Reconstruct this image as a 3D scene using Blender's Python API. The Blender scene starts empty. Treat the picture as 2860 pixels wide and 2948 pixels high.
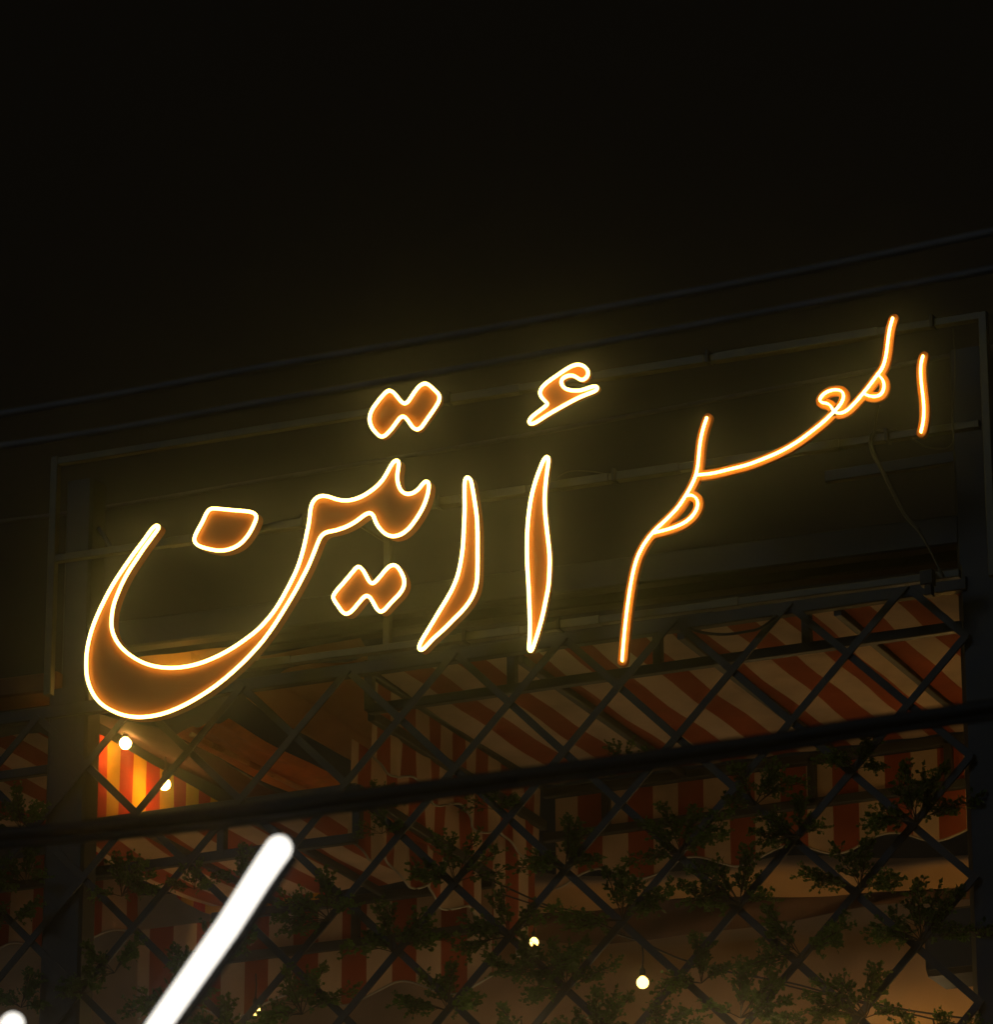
import bpy, math, random
import numpy as np
from mathutils import Vector
from mathutils.geometry import delaunay_2d_cdt
random.seed(7)
SC = bpy.context.scene
COL = SC.collection

# ------------------------------------------------------------------ camera
W, H = 2860.0, 2948.0
F = 13980.0
PITCH, YAW, ROLL = [math.radians(a) for a in (20.555, 24.814, -0.119)]
cp, sp, cy, sy = math.cos(PITCH), math.sin(PITCH), math.cos(YAW), math.sin(YAW)
FWD = Vector((-sy * cp, cy * cp, sp))
RGT = Vector((cy, sy, 0))
UPV = RGT.cross(FWD)
R2 = RGT * math.cos(ROLL) + UPV * math.sin(ROLL)
U2 = UPV * math.cos(ROLL) - RGT * math.sin(ROLL)
CAM = Vector((0, -19, 1.6))
cam_d = bpy.data.cameras.new('camera')
cam = bpy.data.objects.new('camera', cam_d)
COL.objects.link(cam)
from mathutils import Matrix
M3 = Matrix((R2, U2, -FWD)).transposed()
cam.matrix_world = Matrix.Translation(CAM) @ M3.to_4x4()
cam_d.sensor_fit = 'HORIZONTAL'
cam_d.sensor_width = 36
cam_d.lens = 36 * F / W
cam_d.clip_start = 0.1
cam_d.clip_end = 500
cam_d.dof.use_dof = True
cam_d.dof.focus_distance = 22.0
cam_d.dof.aperture_fstop = 9.0
SC.camera = cam

# ------------------------------------------------------------------ night sky, faint city glow, exposure
world = bpy.data.worlds.new('World'); SC.world = world; world.use_nodes = True
bg = world.node_tree.nodes['Background']
bg.inputs[0].default_value = (1.0, 0.82, 0.55, 1)
bg.inputs[1].default_value = 0.0024
sun_d = bpy.data.lights.new('night_glow', 'SUN'); sun_d.energy = 0.06; sun_d.angle = math.radians(20)
sun_d.color = (0.72, 0.86, 1.0)
sun = bpy.data.objects.new('night_glow', sun_d); COL.objects.link(sun)
sun.rotation_euler = Vector((0.35, 1.0, -0.5)).to_track_quat('-Z', 'Y').to_euler()
SC.view_settings.view_transform = 'Standard'
SC.view_settings.look = 'None'
SC.view_settings.exposure = 0
SC.view_settings.gamma = 1
SC.view_settings.use_curve_mapping = False
SC.cycles.max_bounces = 5
SC.cycles.diffuse_bounces = 3
SC.cycles.glossy_bounces = 2
SC.cycles.transmission_bounces = 3
SC.cycles.volume_bounces = 0
SC.cycles.caustics_reflective = False
SC.cycles.caustics_refractive = False

# ------------------------------------------------------------------ helpers
def ray(x, y):
    return FWD * F + R2 * (x - W / 2) - U2 * (y - H / 2)
def at(x, y, Y=0.0):
    d = ray(x, y); return CAM + d * ((Y - CAM.y) / d.y)
def atz(x, y, Z):
    d = ray(x, y); return CAM + d * ((Z - CAM.z) / d.z)
def atx(x, y, X):
    d = ray(x, y); return CAM + d * ((X - CAM.x) / d.x)
def tag(o, label=None, cat=None, group=None, kind=None):
    if label: o['label'] = label
    if cat: o['category'] = cat
    if group: o['group'] = group
    if kind: o['kind'] = kind
    return o
def thing(name, label, cat, loc=(0, 0, 0), group=None):
    o = bpy.data.objects.new(name, None); COL.objects.link(o)
    o.location = loc; o.empty_display_size = 0.1
    return tag(o, label, cat, group)
def link(name, me, parent=None, loc=None):
    o = bpy.data.objects.new(name, me); COL.objects.link(o)
    if parent is not None:
        o.parent = parent
        # meshes are made in world space: counter the parent's location
        o.location = Vector((0, 0, 0)) - Vector(parent.location) if loc is None else loc
    elif loc is not None:
        o.location = loc
    return o

class MB:
    def __init__(s): s.v = []; s.f = []; s.uv = []; s.mi = []; s.sm = False
    def face(s, ids, uvs=None, mi=0):
        s.f.append(tuple(ids)); s.uv.append(uvs); s.mi.append(mi)
    def add(s, pts):
        b = len(s.v); s.v.extend([tuple(p) for p in pts]); return b
    def frame_box(s, a, b, wx, wy, up=Vector((0, 0, 1))):
        """bar from a to b; wx = width across (in the plane perpendicular, along side), wy = other width"""
        a = Vector(a); b = Vector(b); d = (b - a).normalized()
        if abs(d.dot(up)) > 0.95: up = Vector((0, 1, 0))
        side = d.cross(up).normalized(); u = side.cross(d).normalized()
        c = min(wx, wy) * 0.10
        prof = []
        hx, hy = wx / 2, wy / 2
        for (px, py) in ((-hx + c, -hy), (hx - c, -hy), (hx, -hy + c), (hx, hy - c), (hx - c, hy), (-hx + c, hy), (-hx, hy - c), (-hx, -hy + c)):
            prof.append(side * px + u * py)
        b0 = s.add([a + p for p in prof] + [b + p for p in prof])
        n = 8
        for i in range(n):
            j = (i + 1) % n
            s.face((b0 + i, b0 + j, b0 + n + j, b0 + n + i))
        s.face([b0 + i for i in range(n)][::-1]); s.face([b0 + n + i for i in range(n)])
    def tube(s, pts, r, n=6, cap=True, r2=None):
        pts = [Vector(p) for p in pts]
        rings = []
        for i, p in enumerate(pts):
            t = (pts[min(i + 1, len(pts) - 1)] - pts[max(i - 1, 0)]).normalized()
            ref = Vector((0, 1, 0)) if abs(t.y) < 0.9 else Vector((0, 0, 1))
            a = t.cross(ref).normalized(); b = t.cross(a)
            rr = r if r2 is None else r + (r2 - r) * i / (len(pts) - 1)
            rings.append(s.add([p + a * math.cos(k * 2 * math.pi / n) * rr + b * math.sin(k * 2 * math.pi / n) * rr for k in range(n)]))
        for i in range(len(rings) - 1):
            for k in range(n):
                k2 = (k + 1) % n
                s.face((rings[i] + k, rings[i] + k2, rings[i + 1] + k2, rings[i + 1] + k))
        if cap:
            s.face([rings[0] + k for k in range(n)][::-1]); s.face([rings[-1] + k for k in range(n)])
    def lathe(s, c, prof, n=16, tilt=None):
        c = Vector(c); rings = []
        for (r, z) in prof:
            rings.append(s.add([c + Vector((r * math.cos(2 * math.pi * k / n), r * math.sin(2 * math.pi * k / n), z)) for k in range(n)]))
        for i in range(len(rings) - 1):
            for k in range(n):
                k2 = (k + 1) % n
                s.face((rings[i] + k, rings[i] + k2, rings[i + 1] + k2, rings[i + 1] + k))
        s.face([rings[0] + k for k in range(n)][::-1]); s.face([rings[-1] + k for k in range(n)])
    def grid(s, fn, nu, nv, uvf=None):
        b = len(s.v)
        for j in range(nv + 1):
            for i in range(nu + 1):
                s.v.append(tuple(fn(i / nu, j / nv)))
        for j in range(nv):
            for i in range(nu):
                a = b + j * (nu + 1) + i
                uvs = None
                if uvf:
                    uvs = [uvf(i / nu, j / nv), uvf((i + 1) / nu, j / nv), uvf((i + 1) / nu, (j + 1) / nv), uvf(i / nu, (j + 1) / nv)]
                s.face((a, a + 1, a + nu + 2, a + nu + 1), uvs)
    def mesh(s, name, mats, smooth=False):
        me = bpy.data.meshes.new(name)
        me.from_pydata(s.v, [], s.f)
        for m in (mats if isinstance(mats, (list, tuple)) else [mats]): me.materials.append(m)
        if any(u for u in s.uv):
            uvl = me.uv_layers.new(name='UVMap')
            k = 0
            for fi, u in enumerate(s.uv):
                n = len(s.f[fi])
                for q in range(n):
                    uvl.data[k].uv = u[q] if u else (0, 0)
                    k += 1
        for p, mi in zip(me.polygons, s.mi):
            p.material_index = mi; p.use_smooth = smooth
        me.update()
        return me
    def build(s, name, mats, parent=None, smooth=False):
        return link(name, s.mesh(name, mats, smooth), parent)

# ------------------------------------------------------------------ materials
def mat(name, col, rough=0.6, metal=0.0, var=0.25, scale=6.0, bump=0.0, bscale=60.0, spec=0.5, emit=None, estr=0.0, trans=0.0):
    m = bpy.data.materials.new(name); m.use_nodes = True
    nt = m.node_tree; N = nt.nodes; L = nt.links
    b = N['Principled BSDF']
    tc = N.new('ShaderNodeTexCoord')
    nz = N.new('ShaderNodeTexNoise'); nz.inputs['Scale'].default_value = scale; nz.inputs['Detail'].default_value = 6
    L.new(tc.outputs['Object'], nz.inputs['Vector'])
    mr = N.new('ShaderNodeMapRange'); mr.inputs['From Min'].default_value = 0.3; mr.inputs['From Max'].default_value = 0.7
    mr.inputs['To Min'].default_value = 1 - var; mr.inputs['To Max'].default_value = 1 + var
    L.new(nz.outputs['Fac'], mr.inputs['Value'])
    mx = N.new('ShaderNodeVectorMath'); mx.operation = 'SCALE'; mx.inputs[0].default_value = col[:3]
    L.new(mr.outputs[0], mx.inputs['Scale'])
    L.new(mx.outputs[0], b.inputs['Base Color'])
    mr2 = N.new('ShaderNodeMapRange'); mr2.inputs['To Min'].default_value = max(0.05, rough - 0.15); mr2.inputs['To Max'].default_value = min(1, rough + 0.15)
    L.new(nz.outputs['Fac'], mr2.inputs['Value']); L.new(mr2.outputs[0], b.inputs['Roughness'])
    b.inputs['Metallic'].default_value = metal
    b.inputs['Specular IOR Level'].default_value = spec
    if bump:
        n2 = N.new('ShaderNodeTexNoise'); n2.inputs['Scale'].default_value = bscale; n2.inputs['Detail'].default_value = 4
        L.new(tc.outputs['Object'], n2.inputs['Vector'])
        bp = N.new('ShaderNodeBump'); bp.inputs['Strength'].default_value = bump; bp.inputs['Distance'].default_value = 0.01
        L.new(n2.outputs['Fac'], bp.inputs['Height']); L.new(bp.outputs[0], b.inputs['Normal'])
    if emit:
        b.inputs['Emission Color'].default_value = (*emit, 1); b.inputs['Emission Strength'].default_value = estr
    if trans:
        out = N['Material Output']
        tr = N.new('ShaderNodeBsdfTranslucent'); L.new(mx.outputs[0], tr.inputs['Color'])
        ms = N.new('ShaderNodeMixShader'); ms.inputs[0].default_value = trans
        L.new(b.outputs[0], ms.inputs[1]); L.new(tr.outputs[0], ms.inputs[2]); L.new(ms.outputs[0], out.inputs['Surface'])
    return m
def lamp(name, col, strength):
    m = bpy.data.materials.new(name); m.use_nodes = True
    nt = m.node_tree; N = nt.nodes; N.clear()
    out = N.new('ShaderNodeOutputMaterial'); e = N.new('ShaderNodeEmission')
    e.inputs[0].default_value = (*col, 1); e.inputs[1].default_value = strength
    nt.links.new(e.outputs[0], out.inputs['Surface'])
    return m
def striped(name, ca, cb, duty=0.5, trans=0.22):
    """woven canvas, two stripe colours along UV.x (one period = 1)"""
    m = bpy.data.materials.new(name); m.use_nodes = True
    nt = m.node_tree; N = nt.nodes; L = nt.links
    b = N['Principled BSDF']; out = N['Material Output']
    uv = N.new('ShaderNodeUVMap')
    sx = N.new('ShaderNodeSeparateXYZ'); L.new(uv.outputs[0], sx.inputs[0])
    fr = N.new('ShaderNodeMath'); fr.operation = 'FRACT'; L.new(sx.outputs[0], fr.inputs[0])
    gt = N.new('ShaderNodeMath'); gt.operation = 'GREATER_THAN'; gt.inputs[1].default_value = duty; L.new(fr.outputs[0], gt.inputs[0])
    mx = N.new('ShaderNodeMix'); mx.data_type = 'RGBA'
    L.new(gt.outputs[0], mx.inputs['Factor']); mx.inputs['A'].default_value = (*ca, 1); mx.inputs['B'].default_value = (*cb, 1)
    tc = N.new('ShaderNodeTexCoord')
    nz = N.new('ShaderNodeTexNoise'); nz.inputs['Scale'].default_value = 3.0; nz.inputs['Detail'].default_value = 7
    L.new(tc.outputs['Object'], nz.inputs['Vector'])
    mr = N.new('ShaderNodeMapRange'); mr.inputs['From Min'].default_value = 0.25; mr.inputs['From Max'].default_value = 0.75
    mr.inputs['To Min'].default_value = 0.62; mr.inputs['To Max'].default_value = 1.15
    L.new(nz.outputs['Fac'], mr.inputs['Value'])
    sc = N.new('ShaderNodeVectorMath'); sc.operation = 'SCALE'
    L.new(mx.outputs['Result'], sc.inputs[0]); L.new(mr.outputs[0], sc.inputs['Scale'])
    L.new(sc.outputs[0], b.inputs['Base Color']); b.inputs['Roughness'].default_value = 0.85
    b.inputs['Specular IOR Level'].default_value = 0.2
    nb = N.new('ShaderNodeTexNoise'); nb.inputs['Scale'].default_value = 9.0; nb.inputs['Detail'].default_value = 5
    L.new(tc.outputs['Object'], nb.inputs['Vector'])
    bp = N.new('ShaderNodeBump'); bp.inputs['Strength'].default_value = 0.5; bp.inputs['Distance'].default_value = 0.02
    L.new(nb.outputs['Fac'], bp.inputs['Height']); L.new(bp.outputs[0], b.inputs['Normal'])
    tr = N.new('ShaderNodeBsdfTranslucent'); L.new(sc.outputs[0], tr.inputs['Color'])
    ms = N.new('ShaderNodeMixShader'); ms.inputs[0].default_value = trans
    L.new(b.outputs[0], ms.inputs[1]); L.new(tr.outputs[0], ms.inputs[2]); L.new(ms.outputs[0], out.inputs['Surface'])
    return m

M_STEEL = mat('painted_steel', (0.038, 0.046, 0.052), rough=0.5, spec=0.5, var=0.3, scale=4, bump=0.15, bscale=40)
M_RAIL = mat('sign_rail_steel', (0.105, 0.102, 0.07), rough=0.45, metal=0.3, var=0.35, scale=5, bump=0.1)
M_DARK = mat('dark_plastic', (0.02, 0.02, 0.02), rough=0.5, var=0.2)
M_BOARD = mat('orange_acrylic', (0.60, 0.160, 0.004), rough=0.5, var=0.12, scale=3, bump=0.05, spec=0.3)
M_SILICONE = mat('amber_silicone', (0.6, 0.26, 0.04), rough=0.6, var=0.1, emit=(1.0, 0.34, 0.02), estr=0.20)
M_NEON = lamp('neon_light', (1.0, 0.73, 0.17), 8.5)
M_NEAR = lamp('near_neon_light', (1.0, 0.95, 0.86), 1.35)
M_BULB = lamp('bulb_light', (1.0, 0.66, 0.30), 58.0)
M_BULB2 = lamp('bright_bulb_light', (1.0, 0.52, 0.10), 85.0)
M_BULB3 = lamp('dim_bulb_light', (1.0, 0.62, 0.13), 7.0)
M_BLACK = mat('matt_black', (0.004, 0.004, 0.004), rough=0.9, spec=0.05)
M_CORD = mat('black_rubber', (0.03, 0.03, 0.032), rough=0.55)
M_CABLE = mat('grey_cable', (0.30, 0.30, 0.31), rough=0.6)
M_STRIPE = striped('striped_canvas', (0.66, 0.52, 0.40), (0.38, 0.095, 0.04))
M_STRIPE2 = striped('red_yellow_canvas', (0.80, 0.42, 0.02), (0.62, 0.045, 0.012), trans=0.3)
M_GLOW_FOLD = mat('glow_tinted_canvas', (0.78, 0.34, 0.07), rough=0.7, var=.2, bump=.4, bscale=8)  # orange of the lamplight put into the beige cloth's colour
M_CREAM = mat('cream_canvas', (0.55, 0.36, 0.19), rough=0.85, var=0.22, scale=2.2, bump=0.5, bscale=7, spec=0.2, trans=0.15)
M_TRIM = mat('rope_trim', (0.4, 0.38, 0.35), rough=0.8)
M_LEAF = mat('green_leaf', (0.10, 0.20, 0.022), rough=0.4, var=0.5, scale=9, trans=0.35)
M_STEM = mat('green_stem', (0.06, 0.05, 0.02), rough=0.7)
M_GROUND = mat('asphalt', (0.05, 0.05, 0.05), rough=0.9, bump=0.4)
M_FLOOR = mat('concrete_floor', (0.28, 0.24, 0.2), rough=0.9, bump=0.3)
M_GLINT_METAL = mat('glint_tinted_metal', (0.75, 0.42, 0.08), rough=0.3, metal=0.1, var=0.2, bump=0.3, bscale=25)  # orange bulb glint put into the base colour

# ------------------------------------------------------------------ setting
b = MB(); b.v = [(-60, -60, 0), (60, -60, 0), (60, 60, 0), (-60, 60, 0)]; b.face((0, 1, 2, 3)); tag(b.build('ground', M_GROUND), kind='structure')
b = MB(); b.frame_box((-13.2, 4.0, 6.05), (-5.6, 4.0, 6.05), 8.3, 0.2); tag(b.build('terrace_floor', M_FLOOR), kind='structure')

# ------------------------------------------------------------------ neon sign
YS = -0.30
def zc(ox, oy, s, pts): return [(ox + x / s, oy + y / s) for x, y in pts]
def smooth(pts, closed, step=0.012, sharp=()):
    P = [np.array((p.x, p.z)) for p in (at(x, y, YS) for x, y in pts)]
    n = len(P); out = []
    rng = range(n) if closed else range(n - 1)
    for i in rng:
        p1, p2 = P[i], P[(i + 1) % n]
        p0 = P[(i - 1) % n] if (closed or i > 0) else p1 * 2 - p2
        p3 = P[(i + 2) % n] if (closed or i + 2 < n) else p2 * 2 - p1
        if i in sharp: p0 = p1 * 2 - p2
        if (i + 1) % n in sharp: p3 = p2 * 2 - p1
        # centripetal catmull-rom
        t0 = 0; t1 = t0 + max(np.linalg.norm(p1 - p0), 1e-6) ** .5; t2 = t1 + max(np.linalg.norm(p2 - p1), 1e-6) ** .5; t3 = t2 + max(np.linalg.norm(p3 - p2), 1e-6) ** .5
        k = max(2, int(round(np.linalg.norm(p2 - p1) / step)))
        for q in range(k):
            t = t1 + (t2 - t1) * q / k
            A1 = (t1 - t) / (t1 - t0) * p0 + (t - t0) / (t1 - t0) * p1
            A2 = (t2 - t) / (t2 - t1) * p1 + (t - t1) / (t2 - t1) * p2
            A3 = (t3 - t) / (t3 - t2) * p2 + (t - t2) / (t3 - t2) * p3
            B1 = (t2 - t) / (t2 - t0) * A1 + (t - t0) / (t2 - t0) * A2
            B2 = (t3 - t) / (t3 - t1) * A2 + (t - t1) / (t3 - t1) * A3
            out.append((t2 - t) / (t2 - t1) * B1 + (t - t1) / (t2 - t1) * B2)
    if not closed: out.append(P[-1])
    out = np.array(out)
    # light relaxation of tracing wobble
    for _ in range(2):
        if closed and not sharp:
            out = out * 0.5 + 0.25 * (np.roll(out, 1, 0) + np.roll(out, -1, 0))
        elif not closed:
            m = out.copy(); m[1:-1] = out[1:-1] * .5 + .25 * (out[:-2] + out[2:]); out = m
    return out
def normals(P, closed):
    if closed: T = np.roll(P, -1, 0) - np.roll(P, 1, 0)
    else:
        T = np.empty_like(P); T[1:-1] = P[2:] - P[:-2]; T[0] = P[1] - P[0]; T[-1] = P[-1] - P[-2]
    T /= np.linalg.norm(T, axis=1)[:, None] + 1e-9
    return np.stack([-T[:, 1], T[:, 0]], 1), T
def sweep(b, P, closed, prof):
    """prof: list of (offset across, depth y)"""
    Nn, T = normals(P, closed); n = len(P); m = len(prof); b0 = len(b.v)
    for i in range(n):
        for (o, y) in prof:
            q = P[i] + Nn[i] * o
            b.v.append((q[0], y, q[1]))
    rng = n if closed else n - 1
    for i in range(rng):
        j = (i + 1) % n
        for k in range(m):
            k2 = (k + 1) % m
            b.face((b0 + i * m + k, b0 + i * m + k2, b0 + j * m + k2, b0 + j * m + k))
def round_end(b, c, t, prof, n=6):
    """half-round end of a swept strip (prof symmetric)"""
    outer = max(o for o, y in prof)
    ys = sorted(set(y for o, y in prof))
    pn = np.array([-t[1], t[0]])
    rows = []
    lv = [(o, y) for o, y in prof if o >= 0]
    lv = sorted(lv, key=lambda q: q[1])
    for (o, y) in lv:
        rows.append(b.add([(c[0] + (pn[0] * math.cos(a) + t[0] * math.sin(a)) * o, y, c[1] + (pn[1] * math.cos(a) + t[1] * math.sin(a)) * o) for a in [math.pi * k / n for k in range(n + 1)]]))
    for r in range(len(rows) - 1):
        for k in range(n):
            b.face((rows[r] + k, rows[r] + k + 1, rows[r + 1] + k + 1, rows[r + 1] + k))
    b.face([rows[0] + k for k in range(n + 1)])
def front_profile(w, y0, depth):
    h = w / 2
    return [(-h, y0 + depth), (-h, y0 + h * 0.5), (-h * 0.72, y0 + h * 0.16), (-h * 0.001, y0), (h * 0.72, y0 + h * 0.16), (h, y0 + h * 0.5), (h, y0 + depth)]
def half_prof(p):
    return p
def fill_board(b, P, y0, y1, out):
    area = 0.5 * np.sum(P[:, 0] * np.roll(P[:, 1], -1) - np.roll(P[:, 0], -1) * P[:, 1])
    Nn, T = normals(P, True)
    sgn = -1 if area > 0 else 1
    Q = P + Nn * sgn * out
    # resample a little coarser to keep offsets from crossing
    vs = [Vector((q[0], q[1])) for q in Q[::1]]
    n = len(vs)
    r = delaunay_2d_cdt(vs, [(i, (i + 1) % n) for i in range(n)], [], 1, 1e-5)
    v2, e2, f2 = r[0], r[1], r[2]
    b0 = b.add([(v.x, y0, v.y) for v in v2]); b1 = b.add([(v.x, y1, v.y) for v in v2])
    for f in f2:
        b.face([b0 + i for i in f]); b.face([b1 + i for i in f][::-1])
    c0 = b.add([(v.x, y0, v.y) for v in vs]); c1 = b.add([(v.x, y1, v.y) for v in vs])
    for i in range(n):
        j = (i + 1) % n
        b.face((c0 + i, c0 + j, c1 + j, c1 + i))
TW = 0.0148
def outline_letter(label, pts, depth, sharp=(), w=TW):
    P = smooth(pts, True, sharp=sharp)
    c = P.mean(0)
    t = thing('neon_letter', label, 'neon sign', (c[0], YS, c[1]), 'outlined neon letters of the upper word')
    b = MB(); fill_board(b, P, YS + 0.014, YS + depth, w * 0.5 + 0.001); b.build('backing_board', M_BOARD, t)
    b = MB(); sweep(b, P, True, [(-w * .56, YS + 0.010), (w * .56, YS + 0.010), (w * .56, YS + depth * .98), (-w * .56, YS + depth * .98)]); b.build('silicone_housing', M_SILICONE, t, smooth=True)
    b = MB(); sweep(b, P, True, front_profile(w, YS - 0.002, 0.0115)); b.build('light_tube', M_NEON, t, smooth=True)
    return t
def stroke_letter(label, strokes, depth=0.034, bw=0.047, tw=0.0082):
    Ps = [smooth(s, False) for s in strokes]
    c = Ps[0].mean(0)
    t = thing('neon_letter', label, 'neon sign', (c[0], YS, c[1]), 'thin stroked neon letters')
    b = MB(); b2 = MB()
    for k, P in enumerate(Ps):
        Nn, T = normals(P, False)
        y0 = YS + 0.012 + k * 0.0012
        pr = [(-bw / 2, YS + depth - k * .001), (-bw / 2, y0), (bw / 2, y0), (bw / 2, YS + depth - k * .001)]
        sweep(b, P, False, pr)
        for (cc, tt) in ((P[0], -T[0]), (P[-1], T[-1])):
            round_end(b, cc, tt, [(bw / 2, y0), (bw / 2, YS + depth - k * .001)])
        pf = front_profile(tw, YS - 0.004 + k * 0.0004, 0.015)
        sweep(b2, P, False, pf)
        for (cc, tt) in ((P[0], -T[0]), (P[-1], T[-1])):
            round_end(b2, cc, tt, [(tw / 2 * .72, YS - .002), (tw / 2, YS + 0.002), (tw / 2, YS + 0.011)])
    b.build('backing_board', M_BOARD, t, smooth=False)
    b2.build('light_tube', M_NEON, t, smooth=True)
    return t

S1 = zc(200, 1400, 2.8, [(703,305),(665,335),(600,425),(520,530),(440,645),(360,765),(290,890),(225,1025),(170,1170),(138,1310),(130,1440),(140,1550),(175,1650),(240,1740),(330,1800),(440,1843),(560,1857),(680,1845),(800,1812),(930,1755),(1070,1675),(1200,1585),(1320,1485),(1430,1380),(1540,1260),(1630,1140),(1680,1065)]) \
   + zc(850, 1250, 3.5644, [(10,1580),(60,1485),(120,1370),(180,1230),(225,1115),(262,1035),(310,1003),(400,985),(520,945),(620,890),(710,822),(765,797),(795,825),(820,895),(860,960),(920,1018),(1000,1045),(1080,1025),(1150,975),(1220,890),(1290,780),(1335,680),(1362,580),(1367,495),(1345,475),(1315,492),(1270,550),(1215,595),(1150,612),(1095,590),(1060,535),(1043,460),(1048,370),(1060,300),(1052,268),(1030,263),(995,290),(950,370),(900,455),(840,525),(770,580),(690,630),(600,665),(510,677),(420,665),(340,637),(270,627),(215,645),(170,700),(150,780),(140,880),(115,1010),(85,1150),(45,1290),(0,1410)]) \
   + zc(200, 1400, 2.8, [(1680,950),(1600,1060),(1510,1155),(1400,1240),(1290,1312),(1180,1370),(1070,1415),(950,1447),(820,1460),(700,1450),(600,1422),(510,1375),(430,1312),(370,1235),(338,1150),(335,1060),(350,960),(385,860),(430,760),(480,670),(540,580),(600,490),(660,410),(700,355),(720,325)])
S2 = zc(200, 1400, 2.8, [(1130,178),(1160,176),(1300,188),(1480,210),(1505,235),(1490,290),(1440,385),(1380,455),(1300,500),(1210,515),(1110,500),(1020,465),(1000,425),(1020,370),(1070,280),(1105,205)])
S3 = zc(700, 1050, 3.1683, [(1335,230),(1370,250),(1410,300),(1450,345),(1475,352),(1500,335),(1550,260),(1610,185),(1655,163),(1690,180),(1750,235),(1790,280),(1785,325),(1740,400),(1670,500),(1615,575),(1580,592),(1545,570),(1500,505),(1465,468),(1435,470),(1400,515),(1340,595),(1290,645),(1255,655),(1215,625),(1165,560),(1148,490),(1165,420),(1215,345),(1280,265),(1310,238)])
S4 = zc(850, 1250, 3.5644, [(650,1352),(685,1380),(725,1450),(760,1515),(790,1530),(820,1510),(880,1440),(950,1360),(1000,1332),(1040,1350),(1085,1415),(1115,1490),(1110,1560),(1070,1630),(990,1710),(910,1800),(875,1822),(840,1800),(800,1730),(760,1665),(730,1650),(700,1665),(640,1735),(560,1825),(515,1845),(480,1820),(430,1750),(385,1680),(385,1650),(420,1600),(500,1510),(580,1415),(625,1362)])
S5 = zc(1150, 1280, 3.0154, [(590,278),(612,295),(630,370),(650,490),(668,620),(675,760),(675,900),(675,1050),(670,1180),(650,1270),(610,1350),(550,1430),(470,1510),(380,1600),(290,1680),(215,1760),(185,1783),(165,1770),(170,1735),(205,1670),(260,1580),(320,1480),(390,1365),(450,1260),(500,1140),(530,1010),(548,880),(556,730),(563,560),(562,420),(565,310),(575,285)])
S6 = zc(1150, 1280, 3.0154, [(1282,95),(1292,120),(1280,220),(1265,350),(1258,480),(1265,620),(1285,800),(1300,950),(1300,1080),(1290,1230),(1265,1360),(1235,1500),(1195,1640),(1155,1760),(1138,1795),(1123,1780),(1128,1680),(1130,1540),(1125,1380),(1118,1220),(1108,1060),(1105,900),(1108,740),(1122,580),(1145,440),(1180,310),(1220,200),(1255,120)])
S7 = zc(1450, 1000, 5.4314, [(1170,260),(1240,280),(1300,330),(1322,395),(1300,460),(1250,500),(1200,505),(1150,470),(1090,435),(1030,430),(950,455),(900,500),(895,560),(930,620),(1010,660),(1100,672),(1200,668),(1320,630),(1420,600),(1460,610),(1460,650),(1420,680),(1300,725),(1150,790),(980,880),(800,980),(640,1075),(520,1155),(450,1190),(405,1190),(390,1155),(410,1110),(470,1050),(560,985),(650,915),(690,880),(650,840),(590,780),(562,720),(570,660),(620,590),(720,510),(850,420),(1000,320),(1090,275)])
outline_letter('largest glowing neon letter, a deep crescent bowl running up into two teeth, at the left', S1, 0.060)
outline_letter('four-sided neon dot floating inside the mouth of the big crescent letter', S2, 0.060)
outline_letter('paired diamond neon dots joined as one, above the teeth of the big letter', S3, 0.034)
outline_letter('paired diamond neon dots joined as one, below the teeth of the big letter', S4, 0.058)
outline_letter('curved neon letter bending to the lower left like a banana, beside the lower dots', S5, 0.055)
outline_letter('tall upright leaf-shaped neon letter under the small hamza mark', S6, 0.030)
outline_letter('small curled neon hamza mark floating above the tall upright letter', S7, 0.030, w=0.0142)
A1 = zc(1740, 1150, 2.45, [(722,125),(700,190),(680,270),(668,360),(660,450),(645,530),(610,610),(570,680),(520,755),(440,840),(350,925),(290,1000),(240,1090),(210,1180),(185,1300),(165,1430),(148,1570),(135,1700),(123,1840)])
A2 = zc(1740, 1150, 2.45, [(575,675),(620,672),(652,700),(658,745),(635,800),(580,855),(500,895),(400,925),(345,938)])
A3 = zc(1740, 1150, 2.45, [(650,530),(760,518),(880,490),(1000,460),(1110,420)]) + zc(2240, 880, 3.802, [(0,1603),(120,1540),(240,1465),(360,1375),(480,1280),(550,1215),(615,1150),(680,1080),(715,1010),(715,950),(680,920),(620,915),(540,935),(480,980),(450,1025),(470,1060),(530,1060),(580,1090),(602,1150)])
A4 = zc(2240, 880, 3.802, [(602,1150),(640,1170),(690,1175),(750,1145),(820,1080),(900,990),(990,880),(1080,760),(1140,680),(1170,590),(1190,480),(1205,350),(1225,230),(1255,130)])
A5 = zc(2240, 880, 3.802, [(1085,745),(1140,795),(1160,850),(1155,920),(1120,975),(1060,992),(1000,985),(950,965)])
stroke_letter('long thin neon script of joined loops rising from the lattice to the upper right', [A1, A2, A3, A4, A5])
A6 = zc(2240, 880, 3.802, [(1587,545),(1568,610),(1560,700),(1565,800),(1575,900),(1588,1000),(1595,1100),(1595,1200),(1583,1300),(1563,1380)])
stroke_letter('single short upright neon stroke standing alone at the far right', [A6])

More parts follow.
